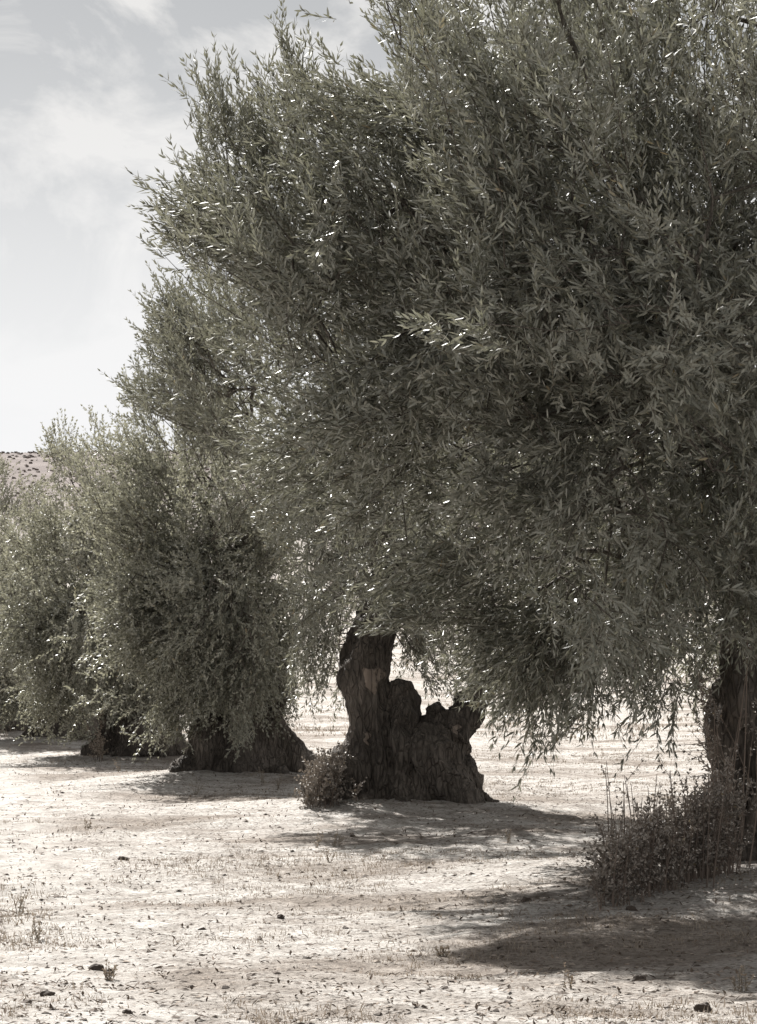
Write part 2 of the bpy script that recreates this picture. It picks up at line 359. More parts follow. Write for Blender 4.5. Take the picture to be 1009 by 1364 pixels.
CH1 = [[C(1040, 1185, 78, d1), C(1036, 1120, 66, d1), C(1032, 1050, 58, d1), C(1018, 985, 56, d1), C(1014, 940, 50, d1), C(1030, 890, 46, d1), C(1052, 820, 44, d1), C(1062, 740, 34, d1), C(1050, 640, 26, d1)],
       [C(1085, 1190, 75, d1, .25), C(1090, 1080, 66, d1, .3), C(1080, 980, 60, d1, .2), C(1095, 900, 50, d1, .2), C(1120, 820, 40, d1, .3), C(1150, 740, 30, d1, .5)],
       [C(1010, 940, 40, d1, -.1), C(992, 880, 24, d1, -.15), C(1000, 820, 20, d1, -.15), C(1012, 770, 16, d1, -.2), C(1000, 690, 12, d1, -.3)],
       [C(985, 1180, 34, d1, -.1), C(992, 1110, 30, d1, -.1), C(995, 1020, 28, d1, -.1), C(990, 965, 34, d1, -.05)],
       [C(975, 1200, 22, d1, -.3), C(1010, 1150, 24, d1, -.3), C(1025, 1080, 20, d1, -.28)]]
CH2 = [[C(480, 1092, 40, d2, -.12), C(482, 1050, 31, d2, -.1), C(484, 1012, 28, d2, -.08), C(493, 965, 24, d2, -.06), C(485, 908, 30, d2, -.06), C(494, 872, 31, d2, -.04), C(502, 838, 27, d2), C(514, 770, 18, d2), C(500, 690, 13, d2)],
       [C(458, 1092, 24, d2, 0), C(466, 1045, 16, d2, 0), C(471, 1010, 14, d2, 0)],
       [C(516, 1098, 20, d2, -.2), C(510, 1050, 15, d2, -.2), C(508, 1000, 12, d2, -.16), C(506, 940, 12, d2, -.12)],
       [C(528, 1068, 46, d2, -.05), C(530, 1015, 36, d2, -.04), C(528, 965, 27, d2, -.02), C(531, 927, 19, d2, 0)],
       [C(588, 1072, 46, d2, 0), C(582, 1020, 36, d2, 0), C(590, 984, 25, d2, .02), C(612, 957, 19, d2, .03), C(636, 928, 17, d2, .06), C(676, 880, 13, d2, .15), C(720, 780, 9, d2, .3)],
       [C(578, 1010, 30, d2, .03), C(576, 984, 20, d2, .03), C(582, 960, 11, d2, .04), C(585, 940, 5, d2, .04)],
       [C(556, 1078, 46, d2, -.05), C(556, 1035, 36, d2, -.04), C(556, 1002, 25, d2, -.02)],
       [C(654, 1082, 11, d2, 0), C(630, 1060, 18, d2, 0), C(610, 1025, 18, d2, .02)],
       [C(436, 1104, 12, d2, -.1), C(458, 1082, 18, d2, -.05)],
       [C(498, 850, 20, d2, .02), C(524, 810, 13, d2, .05), C(560, 740, 9, d2, .1)]]
CH3 = [[C(322, 1042, 60, d3), C(320, 1005, 50, d3), C(322, 970, 42, d3), C(330, 930, 30, d3), C(322, 870, 20, d3), C(300, 800, 14, d3)],
       [C(252, 1046, 9, d3, -.1), C(272, 1028, 16, d3, -.05), C(288, 998, 20, d3), C(296, 960, 18, d3)],
       [C(400, 1030, 8, d3), C(378, 1012, 16, d3), C(358, 985, 20, d3), C(350, 950, 18, d3), C(372, 890, 12, d3), C(400, 830, 9, d3)],
       [C(345, 1042, 26, d3, -.2), C(342, 1010, 20, d3, -.2), C(335, 970, 16, d3, -.15)]]
CH4 = [[C(190, 1010, 48, d4), C(190, 980, 38, d4), C(188, 950, 28, d4), C(182, 910, 20, d4), C(170, 850, 12, d4)],
       [C(130, 1014, 9, d4), C(146, 1002, 15, d4), C(164, 980, 17, d4)],
       [C(252, 1004, 6, d4), C(232, 994, 12, d4), C(214, 975, 15, d4), C(208, 940, 12, d4), C(230, 880, 9, d4)]]
def roots(cx, cy, rad, n, seed, z=.0, w=.11):
    r = np.random.RandomState(seed); o = []
    for k in range(n):
        a = 6.283 * (k + r.uniform(-.3, .3)) / n
        if math.sin(a) < -.55: rad_ = rad * .8; ww = w * .45; zz = .12
        else: rad_ = rad; ww = w * 1.15; zz = .5
        q = rad_ * r.uniform(.85, 1.15); c, s_ = math.cos(a), math.sin(a)
        o.append([(cx + c * q * .45, cy + s_ * q * .45, z + zz, ww), (cx + c * q * .62, cy + s_ * q * .62, z + zz * .5, ww * 1.1), (cx + c * q * .85, cy + s_ * q * .85, z + .08, ww * .8), (cx + c * q * 1.15, cy + s_ * q * 1.15, z + .01, ww * .45)])
    return o
CH1 = [[(a - .07, b, c, r) for a, b, c, r in k] for k in CH1]
CH1 += roots(2.52, 18.9, .62, 8, 1, .1); CH2 += roots(.19, 26.3, .66, 9, 2, .06, .12); CH3 += roots(-1.45, 32.7, .68, 8, 3, .08, .15); CH4 += roots(-3.08, 39.9, .62, 8, 4, .08, .14)
def scaled(ch, px_from, px_to, s=1.0):
    return [[(px_to[0] + (a - px_from[0]) * s, px_to[1] + (b - px_from[1]), c, r * s) for a, b, c, r in k] for k in ch]

# ------------------------------------------------------------------ crowns
def crown(num, prof, nlobe, per, nshoot, seed, poly=None, extra=(), ll=.066, lw=.0125, nn=13, six=True, shoot_len=(.22, .38), loc=(0, 0),
          droop=(1.2, 2.9, 4.6), avoid=None, limbs=7, fork=1.6, top_thin=0.0, low=0.0, lean=.38, dz=1.5, bend=1.0):
    rng = np.random.RandomState(seed); cx, cy = loc
    pz = np.array([p[0] for p in prof]); pr = np.array([p[1] for p in prof])
    tips, axes = [], []
    w_ = pr + .35 + low * (pz < pz[0] + 1.2); zs = np.linspace(pz[0], pz[-1], 200); ww = np.interp(zs, pz, w_); cdf = np.cumsum(ww) / ww.sum()
    nl = 0; tries = 0
    while nl < nlobe and tries < nlobe * 40:
        tries += 1
        z = np.interp(rng.rand(), cdf, zs); th = rng.rand() * 2 * np.pi
        R = np.interp(z, pz, pr) * (1 + .10 * math.sin(3 * th + seed + z * 1.7) + .08 * math.sin(7 * th + z * 4 + seed * 2))
        rho = 1 - .55 * rng.rand() ** 1.6
        if rng.rand() < top_thin * (z - pz[0]) / (pz[-1] - pz[0]) * (1 if rho < .8 else .6): continue
        c = np.array([cx + R * rho * math.cos(th), cy + R * rho * math.sin(th), z])
        if poly is not None:
            X, Y = proj(c[None]);
            if not inside(X, Y, poly)[0]: continue
        if num == 1 and (proj(c[None])[0][0] > 1130 or proj(c[None])[1][0] < -330) and rng.rand() < .6: nl += 1; continue
        if num == 1:                               # crown shaped for light: boughs shading the strip before the trunk mostly dropped
            sx, sy = c[0] + SHX * c[2], c[1] + SHY * c[2]
            if .8 < sx < 4.4 and 14.9 < sy < 17.3 and rng.rand() < .88: continue
        nl += 1
        for _ in range(per):
            p = c + rng.normal(0, 1, 3) * np.array([.24, .24, .2])
            o = p[:2] - np.array([cx, cy]); dd = np.linalg.norm(o); o = o / max(dd, 1e-6)
            vz = np.interp(p[2] + rng.normal(0, .25), droop, [-dz, -.15, 1.5])
            if rho < .7: vz += .2
            ax = norm(np.array([o[0], o[1], vz]) + rng.normal(0, .32, 3))
            if poly is not None:
                X, Y = proj(p[None])
                if not inside(X, Y, poly)[0]: continue
            tips.append(p); axes.append(ax)
    nb_rand = len(tips)
    for e in extra:                                # hand-placed boughs that give the outline its plumes
        px, py, dx, dz = e[:4]; dep = e[4] if len(e) > 4 else 0; k_ = e[5] if len(e) > 5 else 2
        for _ in range(k_):
            p = at(px, py, cy + dep) ; ax = norm(np.array([dx, rng.normal(0, .2), dz]) + rng.normal(0, .14, 3))
            p = p + rng.normal(0, .05 if len(e) < 7 else e[6], 3) * [1, 3 if len(e) < 7 else 1, 1]
            if len(e) >= 7 and 14.9 < p[1] + SHY * p[2] < 17.3 and p[0] + SHX * p[2] > .8 and rng.rand() < .5: continue  # near-face boughs shading that strip are thinned too, to let sun in
            tips.append(p - ax * shoot_len[1] * .85); axes.append(ax)
    tips = np.array(tips); axes = np.array(axes); nb = len(tips)
    bl = rng.uniform(.45, .95, nb)
    bt = rng.uniform(0, 1, nb)                     # tint of a whole bough
    # shoots
    ns = np.full(nb, nshoot); ns[nb_rand:] = int(nshoot * 1.15); idx = np.repeat(np.arange(nb), ns); n = len(idx)
    t = rng.rand(n) ** .8
    A = axes[idx]
    B = tips[idx] - A * (bl[idx] * t)[:, None] + rng.normal(0, 1, (n, 3)) * (.035 + .09 * t)[:, None]
    D = norm(A + rng.normal(0, lean, (n, 3)) * np.where(idx < nb_rand, 1, .75)[:, None] + np.array([0, 0, .1]))
    zz = np.interp(B[:, 2], droop, [-1, 0, 1])
    G = np.zeros((n, 3)); G[:, 2] = np.where(zz < 0, .42 * zz * bend, .22 * zz) + rng.normal(0, .08, n); G[:, :2] += rng.normal(0, .06, (n, 2))
    L = rng.uniform(*shoot_len, n) * np.where(zz < -.4, 1.2, 1.0)
    E = B + (D + G) * L[:, None]
    keep = E[:, 2] > gz(E[:, 0], E[:, 1]) + .12
    if poly is not None:
        X, Y = proj(E); keep &= inside(X, Y, poly) | (rng.rand(n) < .04) | (idx >= nb_rand)
    if avoid is not None:
        X, Y = proj(E); X2, Y2 = proj(B)
        for av in avoid: keep &= ~((inside(X, Y, av) | inside(X2, Y2, av)) & (E[:, 1] < cy + .55))
    B, D, G, L, idx = B[keep], D[keep], G[keep], L[keep], idx[keep]
    V, tt = leaves(B, D, G, L, nn, ll, lw, rng, six, tmean=np.clip(bt[idx] * .6 + rng.rand(len(idx)) * .4, 0, 1))
    return dict(tips=tips, axes=axes, bl=bl, B=B, D=D, G=G, L=L, V=V, t=tt, rng=rng, idx=idx, nb_rand=nb_rand)

def bezier(p0, p1, p2, n):
    s = np.linspace(0, 1, n)[:, None]; return (1 - s) ** 2 * p0 + 2 * s * (1 - s) * p1 + s * s * p2
def build_tree(name, label, num, chains, voxel, cr, loc, mat_leaf, forks, nlimb=7, scars=(), ntwig=0, seed=0, group='olive trees along the row'):
    rng = np.random.RandomState(seed + 100)
    z0 = float(gz(loc[0], loc[1])); L0 = np.array([loc[0], loc[1], z0])
    root = empty(name, tuple(L0)); tag(root, label, 'tree', group)
    me = trunk_mesh(chains, voxel, seed * 3.7)
    for p in me.polygons: p.use_smooth = True
    for (c, r) in scars: patch(me, c, r, .006, 'pruning_scar', root, L0)
    me.transform(__import__('mathutils').Matrix.Translation(tuple(-L0)))
    me.materials.clear(); me.materials.append(M_bark); me.name = 'trunk'
    o = bpy.data.objects.new('trunk', me); col.objects.link(o); o.parent = root
    # limbs: group bough bases round a few nodes
    bases = cr['tips'] - cr['axes'] * cr['bl'][:, None]
    K = bases[rng.choice(len(bases), nlimb, False)]
    for _ in range(8):
        a = np.argmin(((bases[:, None] - K[None]) ** 2).sum(-1), 1)
        K = np.array([bases[a == k].mean(0) if (a == k).any() else K[k] for k in range(nlimb)])
    forks = np.array(forks); allp = []; allr = []
    for k in range(nlimb):
        f = forks[np.argmin(((forks[:, :3] - K[k]) ** 2).sum(1) + rng.rand(len(forks)) * .5)]
        mid = f[:3] * .5 + K[k] * .5 + np.array([0, 0, .35]); P = bezier(f[:3], mid, K[k], 12)
        P[1:] += rng.normal(0, .03, (11, 3)); R = f[3] + (.012 - f[3]) * np.linspace(0, 1, 12) ** .6
        g = Geo(); tube(g, P - L0, R, 8, cap=True); g.build('limb', M_branch, root, True)
        allp.append(P[3:]); allr.append(R[3:])
    allp = np.concatenate(allp); allr = np.concatenate(allr)
    nl_, nb_ = len(allp), len(bases); pts = np.vstack([allp, bases]); par = np.full(len(pts), -1); done = np.zeros(len(pts), bool); done[:nl_] = True
    for q in np.argsort(((bases[:, None] - allp[None]) ** 2).sum(-1).min(1)):
        c_ = np.nonzero(done)[0]; par[nl_ + q] = c_[np.argmin(((pts[c_] - bases[q]) ** 2).sum(1))]; done[nl_ + q] = True
    cnt = np.zeros(len(pts)); 
    for q in range(nb_):
        k = nl_ + q
        while k >= nl_: cnt[k] += 1; k = par[k]
    rr = np.minimum(.0034 * np.sqrt(cnt), .014); g = Geo()
    for q in range(nb_):
        k = nl_ + q; s0 = pts[par[k]]; dv = np.linalg.norm(bases[q] - s0)
        mid = s0 * .5 + bases[q] * .5 + rng.normal(0, .12, 3) * dv + np.array([0, 0, .12 * dv]); r0 = rr[k] * 1.1
        P = np.vstack([bezier(s0, mid, bases[q], 5), (bases[q] + cr['tips'][q]) / 2 + rng.normal(0, .02, 3), cr['tips'][q]])
        tube(g, P - L0, np.concatenate([np.linspace(r0, rr[k], 5), [.0032, .002]]), 4)
    g.build('branches', M_branch, root, True, kind='stuff')
    # the twigs nearest the eye are pieces of their own
    V, t, B, D, G, L = (cr[k] for k in 'VtBDGL'); n = len(B); sel = np.zeros(n, bool)
    if ntwig:
        E = B + (D + G) * L[:, None]; X, Y = proj(E); cell = {}
        for q in np.argsort(E[:, 1]):
            if not (0 < X[q] < 1009 and 0 < Y[q] < 1100): continue
            key = (int(X[q] // 46), int(Y[q] // 46))
            if cell.get(key, 0) < 1: cell[key] = 1; sel[q] = True
            if sel.sum() >= ntwig: break
        for q in np.nonzero(sel)[0]:
            g = Geo(); tubes_many(g, B[q:q+1] * 0, D[q:q+1], G[q:q+1], L[q:q+1], [.0022], 2, 3); tw = g.build('twig', M_stem, root, False)
            g = Geo(); leaf_geo(g, V[q] - B[q], t[q]); lf = g.build('leaves', mat_leaf, tw); lf['kind'] = 'stuff'
            tw.location = tuple(B[q] - L0)
    ns = ~sel
    g = Geo(); fr_ = ns.copy()
    if V.shape[2] == 6:                            # leaves on the far side of the crown need fewer corners
        fr_ &= B[:, 1] < loc[1] - .5; bk = ns & ~fr_
        leaf_geo(g, V[bk][:, :, [0, 1, 2, 5]].reshape(-1, 4, 3) - L0, t[bk].ravel())
    leaf_geo(g, V[fr_].reshape(-1, V.shape[2], 3) - L0, t[fr_].ravel())
    g.build('crown', mat_leaf, root, kind='stuff')
    g = Geo(); tubes_many(g, B[ns] - L0, D[ns], G[ns], L[ns], [.002], 1, 3); g.build('shoots', M_stem, root, kind='stuff')
    return root

# tree 1: the big near tree, trunk at the right edge
T1 = TREES[1]
poly1 = [(2400, -1500), (900, -1200), (520, -260), (405, -40), (372, 20), (400, 52), (330, 70), (268, 62), (258, 105), (300, 165), (240, 190), (172, 240), (160, 285), (196, 335), (300, 352), (330, 420),
         (300, 520), (262, 585), (300, 640), (378, 690), (452, 752), (440, 832), (545, 842), (580, 930), (640, 985), (735, 1030), (800, 975), (860, 1005), (905, 925), (960, 935), (1300, 950), (2400, 700)]
prof1 = [(.95, 1.3), (1.3, 2.1), (1.7, 2.8), (2.3, 3.3), (3.0, 3.5), (4.1, 3.95), (4.8, 3.6), (5.4, 3.1), (6.0, 2.1), (6.5, .9)]
ex1 = [(270, 62, -.35, .9), (300, 95, -.3, .9), (262, 95, -.5, .8), (290, 45, -.2, 1), (330, 90, -.4, .9), (350, 60, -.3, .9), (240, 195, -.6, .7), (195, 228, -.9, .4), (168, 250, -.9, .35), (165, 278, -1, .2), (178, 300, -1, .1), (205, 330, -1, 0),
       (225, 250, -.8, .5), (250, 300, -1, .2), (385, 15, -.3, 1), (410, 35, -.3, 1), (300, 150, -.6, .6), (330, 180, -.6, .6),
       (262, 585, -1, .05), (300, 600, -1, -.05), (318, 640, -1, -.2), (372, 688, -1, -.45), (440, 668, -1, -.3), (455, 832, -1, -.35, -.4), (475, 800, -1, -.3, -.4), (500, 770, -1, -.2, -.4), (480, 830, -1, -.2, -.4),
       (560, 800, -1, -.2, -.3), (575, 850, -1, -.4, -.3), (600, 900, -.9, -.5, -.3), (610, 945, -.8, -.6, -.3), (660, 970, -.6, -.8, -.3), (640, 995, -.6, -1, -.2), (700, 1010, -.4, -1, -.3), (745, 1032, -.2, -1, -.3, 1),
       (780, 985, 0, -1, -.3), (860, 1012, .05, -1, -.8, 1), (870, 960, .05, -1, -.8), (830, 950, 0, -1, -.6), (900, 920, .1, -1, -.4), (690, 975, -.3, -1, -.3), (960, 900, 0, -1, -1, 3), (985, 850, 0, -1, -1, 3), (930, 860, 0, -1, -1, 3), (1000, 920, 0, -1, -.9, 3), (960, 780, 0, -1, -1, 3), (990, 740, 0, -1, -1.2, 3), (920, 780, 0, -1, -1, 3), (880, 840, 0, -1, -1, 3), (840, 880, 0, -1, -1, 3), (725, 975, -.2, -1, -.2)]
rf = np.random.RandomState(77)
for q_ in range(84):                               # boughs on the near face of the crown
    x_, y_ = rf.uniform(330, 1040), rf.uniform(30, 830)
    if y_ > 560 and x_ < 650 or y_ < 120 and x_ < 430: continue
    ex1.append((x_, y_, (x_ - 900) / 420 + rf.normal(0, .3), float(np.interp(y_, [60, 400, 830], [.9, .1, -.8])) + rf.normal(0, .25), rf.uniform(-2.7, -.9) if x_ > 560 else rf.uniform(-1.6, .4), 4, .2))
av1 = [[(452, 846), (556, 846), (556, 900), (575, 945), (596, 955), (640, 1000), (650, 1100), (400, 1100)], [(948, 935), (1009, 925), (1100, 925), (1100, 1250), (930, 1250)]]
cr1 = crown(1, prof1, 170, 6, 19, 11, poly1, ex1, .074, .0125, 8, True, (.15, .3), T1, (1.1, 2.7, 4.8), av1, top_thin=.3, lean=.58, dz=.9, bend=.7)
fk1 = [C(1050, 650, 26, d1), C(1150, 750, 28, d1, .5), C(1000, 700, 12, d1, -.3)]
build_tree('olive_tree', 'largest olive tree, trunk at the right edge, branches overhanging the split-trunk tree', 1, CH1, .024, cr1, T1, M_leaf, fk1, 10,
           [(at(1004, 800, d1) + [0, -.3, 0], (.06, .25, .13))], 260, 1)
# tree 2
T2 = TREES[2]
poly2 = [(1100, 100), (420, 240), (300, 300), (215, 345), (178, 400), (188, 450), (132, 500), (150, 530), (215, 560), (290, 640), (350, 720), (385, 860), (375, 960), (440, 990), (470, 940), (465, 850), (545, 830), (545, 930), (600, 935), (1100, 960)]
prof2 = [(.75, .9), (1.2, 1.3), (1.8, 1.8), (2.4, 2.1), (3.0, 2.4), (3.7, 2.6), (4.5, 2.3), (5.1, 1.5), (5.5, .8)]
ex2 = [(190, 385, -.6, .7), (200, 360, -.4, .9), (165, 440, -.9, .4), (140, 508, -1, .2), (150, 500, -1, .3), (185, 450, -.9, .3), (220, 350, -.3, .9), (210, 420, -.7, .5), (560, 890, .3, -1, 1.3, 3), (585, 900, .3, -1, 1.3, 3), (550, 860, .1, -1, 1.3, 3), (600, 880, .3, -1, 1.3, 3), (545, 900, 0, -1, 1.5, 2), (180, 520, -1, 0), (225, 480, -.8, .3),
       (390, 930, -.2, -1), (420, 960, 0, -1), (405, 900, -.2, -1), (440, 930, 0, -1), (400, 960, -.1, -1, 0, 1)]
av2 = [[(452, 842), (548, 842), (556, 960), (660, 940), (660, 1100), (400, 1100)]]
cr2 = crown(2, prof2, 90, 6, 14, 23, poly2, ex2, .066, .0135, 9, False, (.18, .32), (T2[0] - .15, T2[1]), (1.2, 2.6, 4.2), av2, lean=.55, dz=.9, bend=.7)
fk2 = [C(500, 700, 13, d2), C(516, 775, 16, d2), C(720, 785, 9, d2, .3), C(560, 745, 9, d2, .1)]
build_tree('olive_tree', 'old olive tree with a split hollow trunk in the middle of the picture', 2, CH2, .017, cr2, T2, M_leaf, fk2, 7,
           [(at(497, 908, d2) + [0, -.28, 0], (.11, .3, .12)), (at(489, 984, d2) + [0, -.25, 0], (.03, .2, .06)), (at(606, 972, d2) + [0, -.1, 0], (.05, .2, .04))], 0, 2)
# tree 3
T3 = TREES[3]
prof3 = [(.7, .7), (1.1, .95), (1.7, 1.1), (2.4, 1.15), (3.0, 1.35), (3.5, 1.2), (3.9, .6)]
ex3 = [(150, 740, -1, .1), (140, 790, -1, 0), (150, 830, -1, -.1), (165, 870, -1, -.2), (175, 910, -1, -.3), (200, 950, -.8, -.5), (318, 1030, 0, -1, -.9), (325, 1005, .1, -1, -.9), (312, 985, -.1, -1, -.9), (340, 985, .1, -1, -.9), (230, 965, -.4, -.9), (262, 975, -.2, -1),
       *[(x_, y_, (x_ - 320) / 200, -1, -1.1, 3) for x_, y_ in ((225, 940), (250, 965), (270, 940), (290, 975), (310, 950), (330, 978), (350, 955), (370, 940), (300, 910), (340, 915), (250, 900), (380, 915), (210, 910))], (385, 950, .2, -1), (395, 900, .3, -1), (375, 980, .1, -1)]
av3 = [[(240, 1060), (276, 985), (300, 965), (300, 1060)], [(345, 1060), (345, 985), (375, 985), (410, 1060)], [(402, 700), (460, 700), (460, 1010), (402, 1010)]]
cr3 = crown(3, prof3, 80, 6, 17, 37, None, ex3, .058, .018, 7, False, (.15, .27), (T3[0] - .38, T3[1]), (.9, 2.0, 3.7), av3, low=1.2, lean=.6, dz=.8, bend=.7)
fk3 = [C(300, 805, 14, d3), C(400, 835, 9, d3), C(322, 870, 18, d3)]
build_tree('olive_tree', 'third olive tree from the right, its skirt of branches reaching the dark flared trunk', 3, CH3, .03, cr3, T3, M_leaf_far_lit, fk3, 6, (), 0, 3)
# tree 4
T4 = TREES[4]
prof4 = [(.6, .8), (1.1, 1.15), (1.8, 1.35), (2.6, 1.45), (3.2, 1.3), (3.65, .8)]
ex4 = [(60, 555, -.3, .9), (45, 590, -.8, .5), (80, 545, -.2, 1), (130, 540, 0, 1), (100, 960, -.1, -1), (150, 985, 0, -1), (170, 975, 0, -1), (85, 930, -.3, -1), (60, 950, -.3, -1)] + [(x_, y_, (x_ - 170) / 200, -1, -1.2, 3) for x_, y_ in ((60, 900), (90, 940), (115, 965), (135, 945), (155, 968), (180, 950), (200, 965), (225, 945), (150, 900), (190, 905), (110, 905))]
cr4 = crown(4, prof4, 70, 6, 16, 51, None, ex4, .06, .02, 6, False, (.14, .26), (T4[0] - .75, T4[1]), (.9, 2.0, 3.6), low=1.2, lean=.6, dz=.8, bend=.7, avoid= [[(115, 1030), (150, 990), (165, 990), (165, 1030)]])
build_tree('olive_tree', 'fourth olive tree from the right, low rounded crown over a short broad trunk', 4, CH4, .035, cr4, T4, M_leaf_far_lit, [C(170, 855, 12, d4), C(230, 885, 9, d4)], 5, (), 0, 4)
# trees 5 and 6 and one beyond, smaller in the picture
for num, seed, cnt, lab, sc_ in ((5, 63, 40, 'fifth olive tree from the right, dark crown low at the left edge', 1.0), (6, 77, 30, 'sixth olive tree of the row, mostly hidden behind the fifth crown', 1.0)):
    T = TREES[num]; ch = scaled(CH4, T4, T, 1.0)
    prof = [(.5, .9), (1.1, 1.3), (1.9, 1.5), (2.7, 1.4), (3.1, 1.1), (3.4, .6)]
    c = crown(num, prof, int(cnt * 1.4), 6, 15, seed, None, ((25, 925, -.2, -1, -1.2, 4), (60, 940, 0, -1, -1.2, 4), (90, 925, .1, -1, -1.2, 4), (5, 900, .1, -1, -1.2, 4)) if num == 5 else (), .066, .025, 5, False, (.16, .28), (T[0] - .8, T[1]), (.9, 2.0, 3.4), low=1.2, lean=.6, dz=.8, bend=.7)
    build_tree('olive_tree', lab, num, ch, .05, c, T, M_leaf_far_lit, [(T[0] - .2, T[1], 1.3, .11), (T[0] + .3, T[1], 1.2, .09)], 4, (), 0, num)
T = (-12.3, 92.0); zz0 = float(gz(*T)); ch = [[(a - T4[0] + T[0], b - T4[1] + T[1], c_ + zz0, r * 1.2) for a, b, c_, r in k] for k in CH4]
c = crown(7, [(1.2 + zz0, 1.6), (2.4 + zz0, 2.6), (3.6 + zz0, 2.7), (4.9 + zz0, 2.0), (6.1 + zz0, .8)], 34, 6, 10, 91, None, (), .1, .04, 6, False, (.3, .5), T, (1.5 + zz0, 3 + zz0, 4.5 + zz0))
build_tree('olive_tree', 'small distant olive tree standing against the hillside at the left edge', 7, ch, .06, c, T, M_leaf_far_lit, [(T[0], T[1], 1.6 + zz0, .12)], 4, (), 0, 7, None)
T = (5.3, 41.5); ch = scaled(CH4, T4, T); c = crown(8, prof4, 46, 6, 12, 95, None, (), .08, .024, 7, False, (.22, .38), T, (1.0, 2.2, 3.9))
build_tree('olive_tree', 'olive tree of the row behind, showing dimly past the right-hand trunk', 8, ch, .05, c, T, M_leaf_far_lit, [(T[0] - .2, T[1], 1.3, .11), (T[0] + .3, T[1], 1.2, .09)], 4, (), 0, 8, None)

# ------------------------------------------------------------------ basal suckers
def shrub(name, label, pts, h, seed, ll, lw, nn, droopy=.15, dens=1.0, mleaf=None, spread=.14):
    rng = np.random.RandomState(seed); n = len(pts)
    B = np.array([[x, y, float(gz(x, y)) - .02] for x, y in pts]); L0 = B.mean(0)
    D = norm(np.stack([rng.normal(0, spread, n), rng.normal(0, spread, n), np.ones(n)], 1)); G = rng.normal(0, .08, (n, 3)); H = np.array(h) * rng.uniform(.75, 1.1, n)
    root = empty(name, tuple(L0)); tag(root, label, 'shrub')
    g = Geo(); tubes_many(g, B - L0, D, G, H, np.full(n, .005), 4, 4, rng.rand()); g.build('stems', M_sstem, root, kind='stuff')
    # side twigs
    k = int(11 * dens); idx = np.repeat(np.arange(n), k); s = rng.uniform(.12, 1, len(idx))
    Bs = B[idx] + (D[idx] * H[idx][:, None]) * s[:, None] + G[idx] * H[idx][:, None] * (s ** 2)[:, None]
    Ds = norm(D[idx] * .8 + rng.normal(0, .55, (len(idx), 3))); Gs = rng.normal(0, .1, (len(idx), 3)); Ls = rng.uniform(.07, .18, len(idx))
    g = Geo(); tubes_many(g, Bs - L0, Ds, Gs, Ls, np.full(len(idx), .002), 1, 3); g.build('twigs', M_sstem, root, kind='stuff')
    V, t = leaves(Bs, Ds, Gs, Ls, nn, ll, lw, rng, False, 55)
    g = Geo(); leaf_geo(g, V.reshape(-1, 4, 3) - L0, t.ravel()); g.build('foliage', mleaf or M_leaf_dry, root, kind='stuff')
    return root
rng = np.random.RandomState(3)
pts, hh = [], []
for k in range(150):                               # the long hedge-like thicket at the foot of tree 1
    u_ = rng.rand() ** .9; d = 15.9 + u_ * 1.5 + rng.uniform(-.15, .5); px = 800 + u_ * 175 + rng.normal(0, 10)
    p = at(px, 0, d); pts.append((p[0], d)); hh.append((.28 + .16 * u_ + .14 * rng.rand()) * (.62 if px < 815 else 1))
shrub('sucker_shrub', 'brown thicket of dry sucker shoots at the foot of the largest olive tree', pts, hh, 5, .028, .014, 5, dens=.8, spread=.12)
pts, hh = [], []
for k in range(26):
    px = rng.uniform(800, 950); d = rng.uniform(16.6, 17.6); p = at(px, 0, d); pts.append((p[0], d)); hh.append(rng.uniform(.45, .75))
shrub('sucker_shoots', 'thin bare sucker stems rising above the brown thicket', pts, hh, 6, .026, .012, 4, dens=.25, spread=.08)
pts, hh = [], []
for k in range(30):
    px = rng.uniform(950, 1060); d = rng.uniform(18.0, 18.3); p = at(px, 0, d); pts.append((p[0], d)); hh.append(rng.uniform(.8, 1.5))
shrub('sucker_shoots', 'tall wispy sucker stems climbing in front of the right-hand trunk', pts, hh, 8, .028, .013, 4, dens=.4, spread=.1)
pts, hh = [], []
for k in range(60):
    px = rng.normal(434, 11); d = rng.uniform(25.2, 26.0); p = at(px, 0, d); pts.append((p[0], d)); hh.append(max(.16, .4 - abs(px - 440) * .008))
shrub('sucker_shrub', 'small dark sucker bush against the left foot of the split trunk', pts, hh, 9, .034, .02, 5, dens=.9)
pts, hh = [], []
for k in range(10):
    px = rng.normal(132, 7); d = rng.uniform(38.4, 39.2); p = at(px, 0, d); pts.append((p[0], d)); hh.append(rng.uniform(.2, .5))
shrub('sucker_shrub', 'small pale weed at the left foot of the fourth olive trunk', pts, hh, 19, .03, .02, 4, dens=.6, mleaf=M_straw)
# thorny sprays hanging off the near trunk
g = Geo(); gl = Geo(); L0 = at(950, 940, 18.5); root = empty('sucker_spray', tuple(L0)); tag(root, 'thorny twiggy spray growing from the side of the near trunk', 'branch')
n = 46; B = np.array([at(rng.uniform(940, 965), rng.uniform(890, 1040), 18.5 + rng.uniform(-.1, .2)) for _ in range(n)])
D = norm(np.stack([-rng.uniform(.2, 1, n), rng.normal(0, .4, n), rng.uniform(-.2, 1.1, n)], 1)); G = rng.normal(0, .15, (n, 3)); L = rng.uniform(.1, .28, n)
tubes_many(g, B - L0, D, G, L, np.full(n, .003), 3, 3); g.build('twigs', M_sstem, root, kind='stuff')
V, t = leaves(B, D, G, L, 6, .03, .011, rng, False, 60); leaf_geo(gl, V.reshape(-1, 4, 3) - L0, t.ravel()); gl.build('foliage', M_leaf_dry, root, kind='stuff')

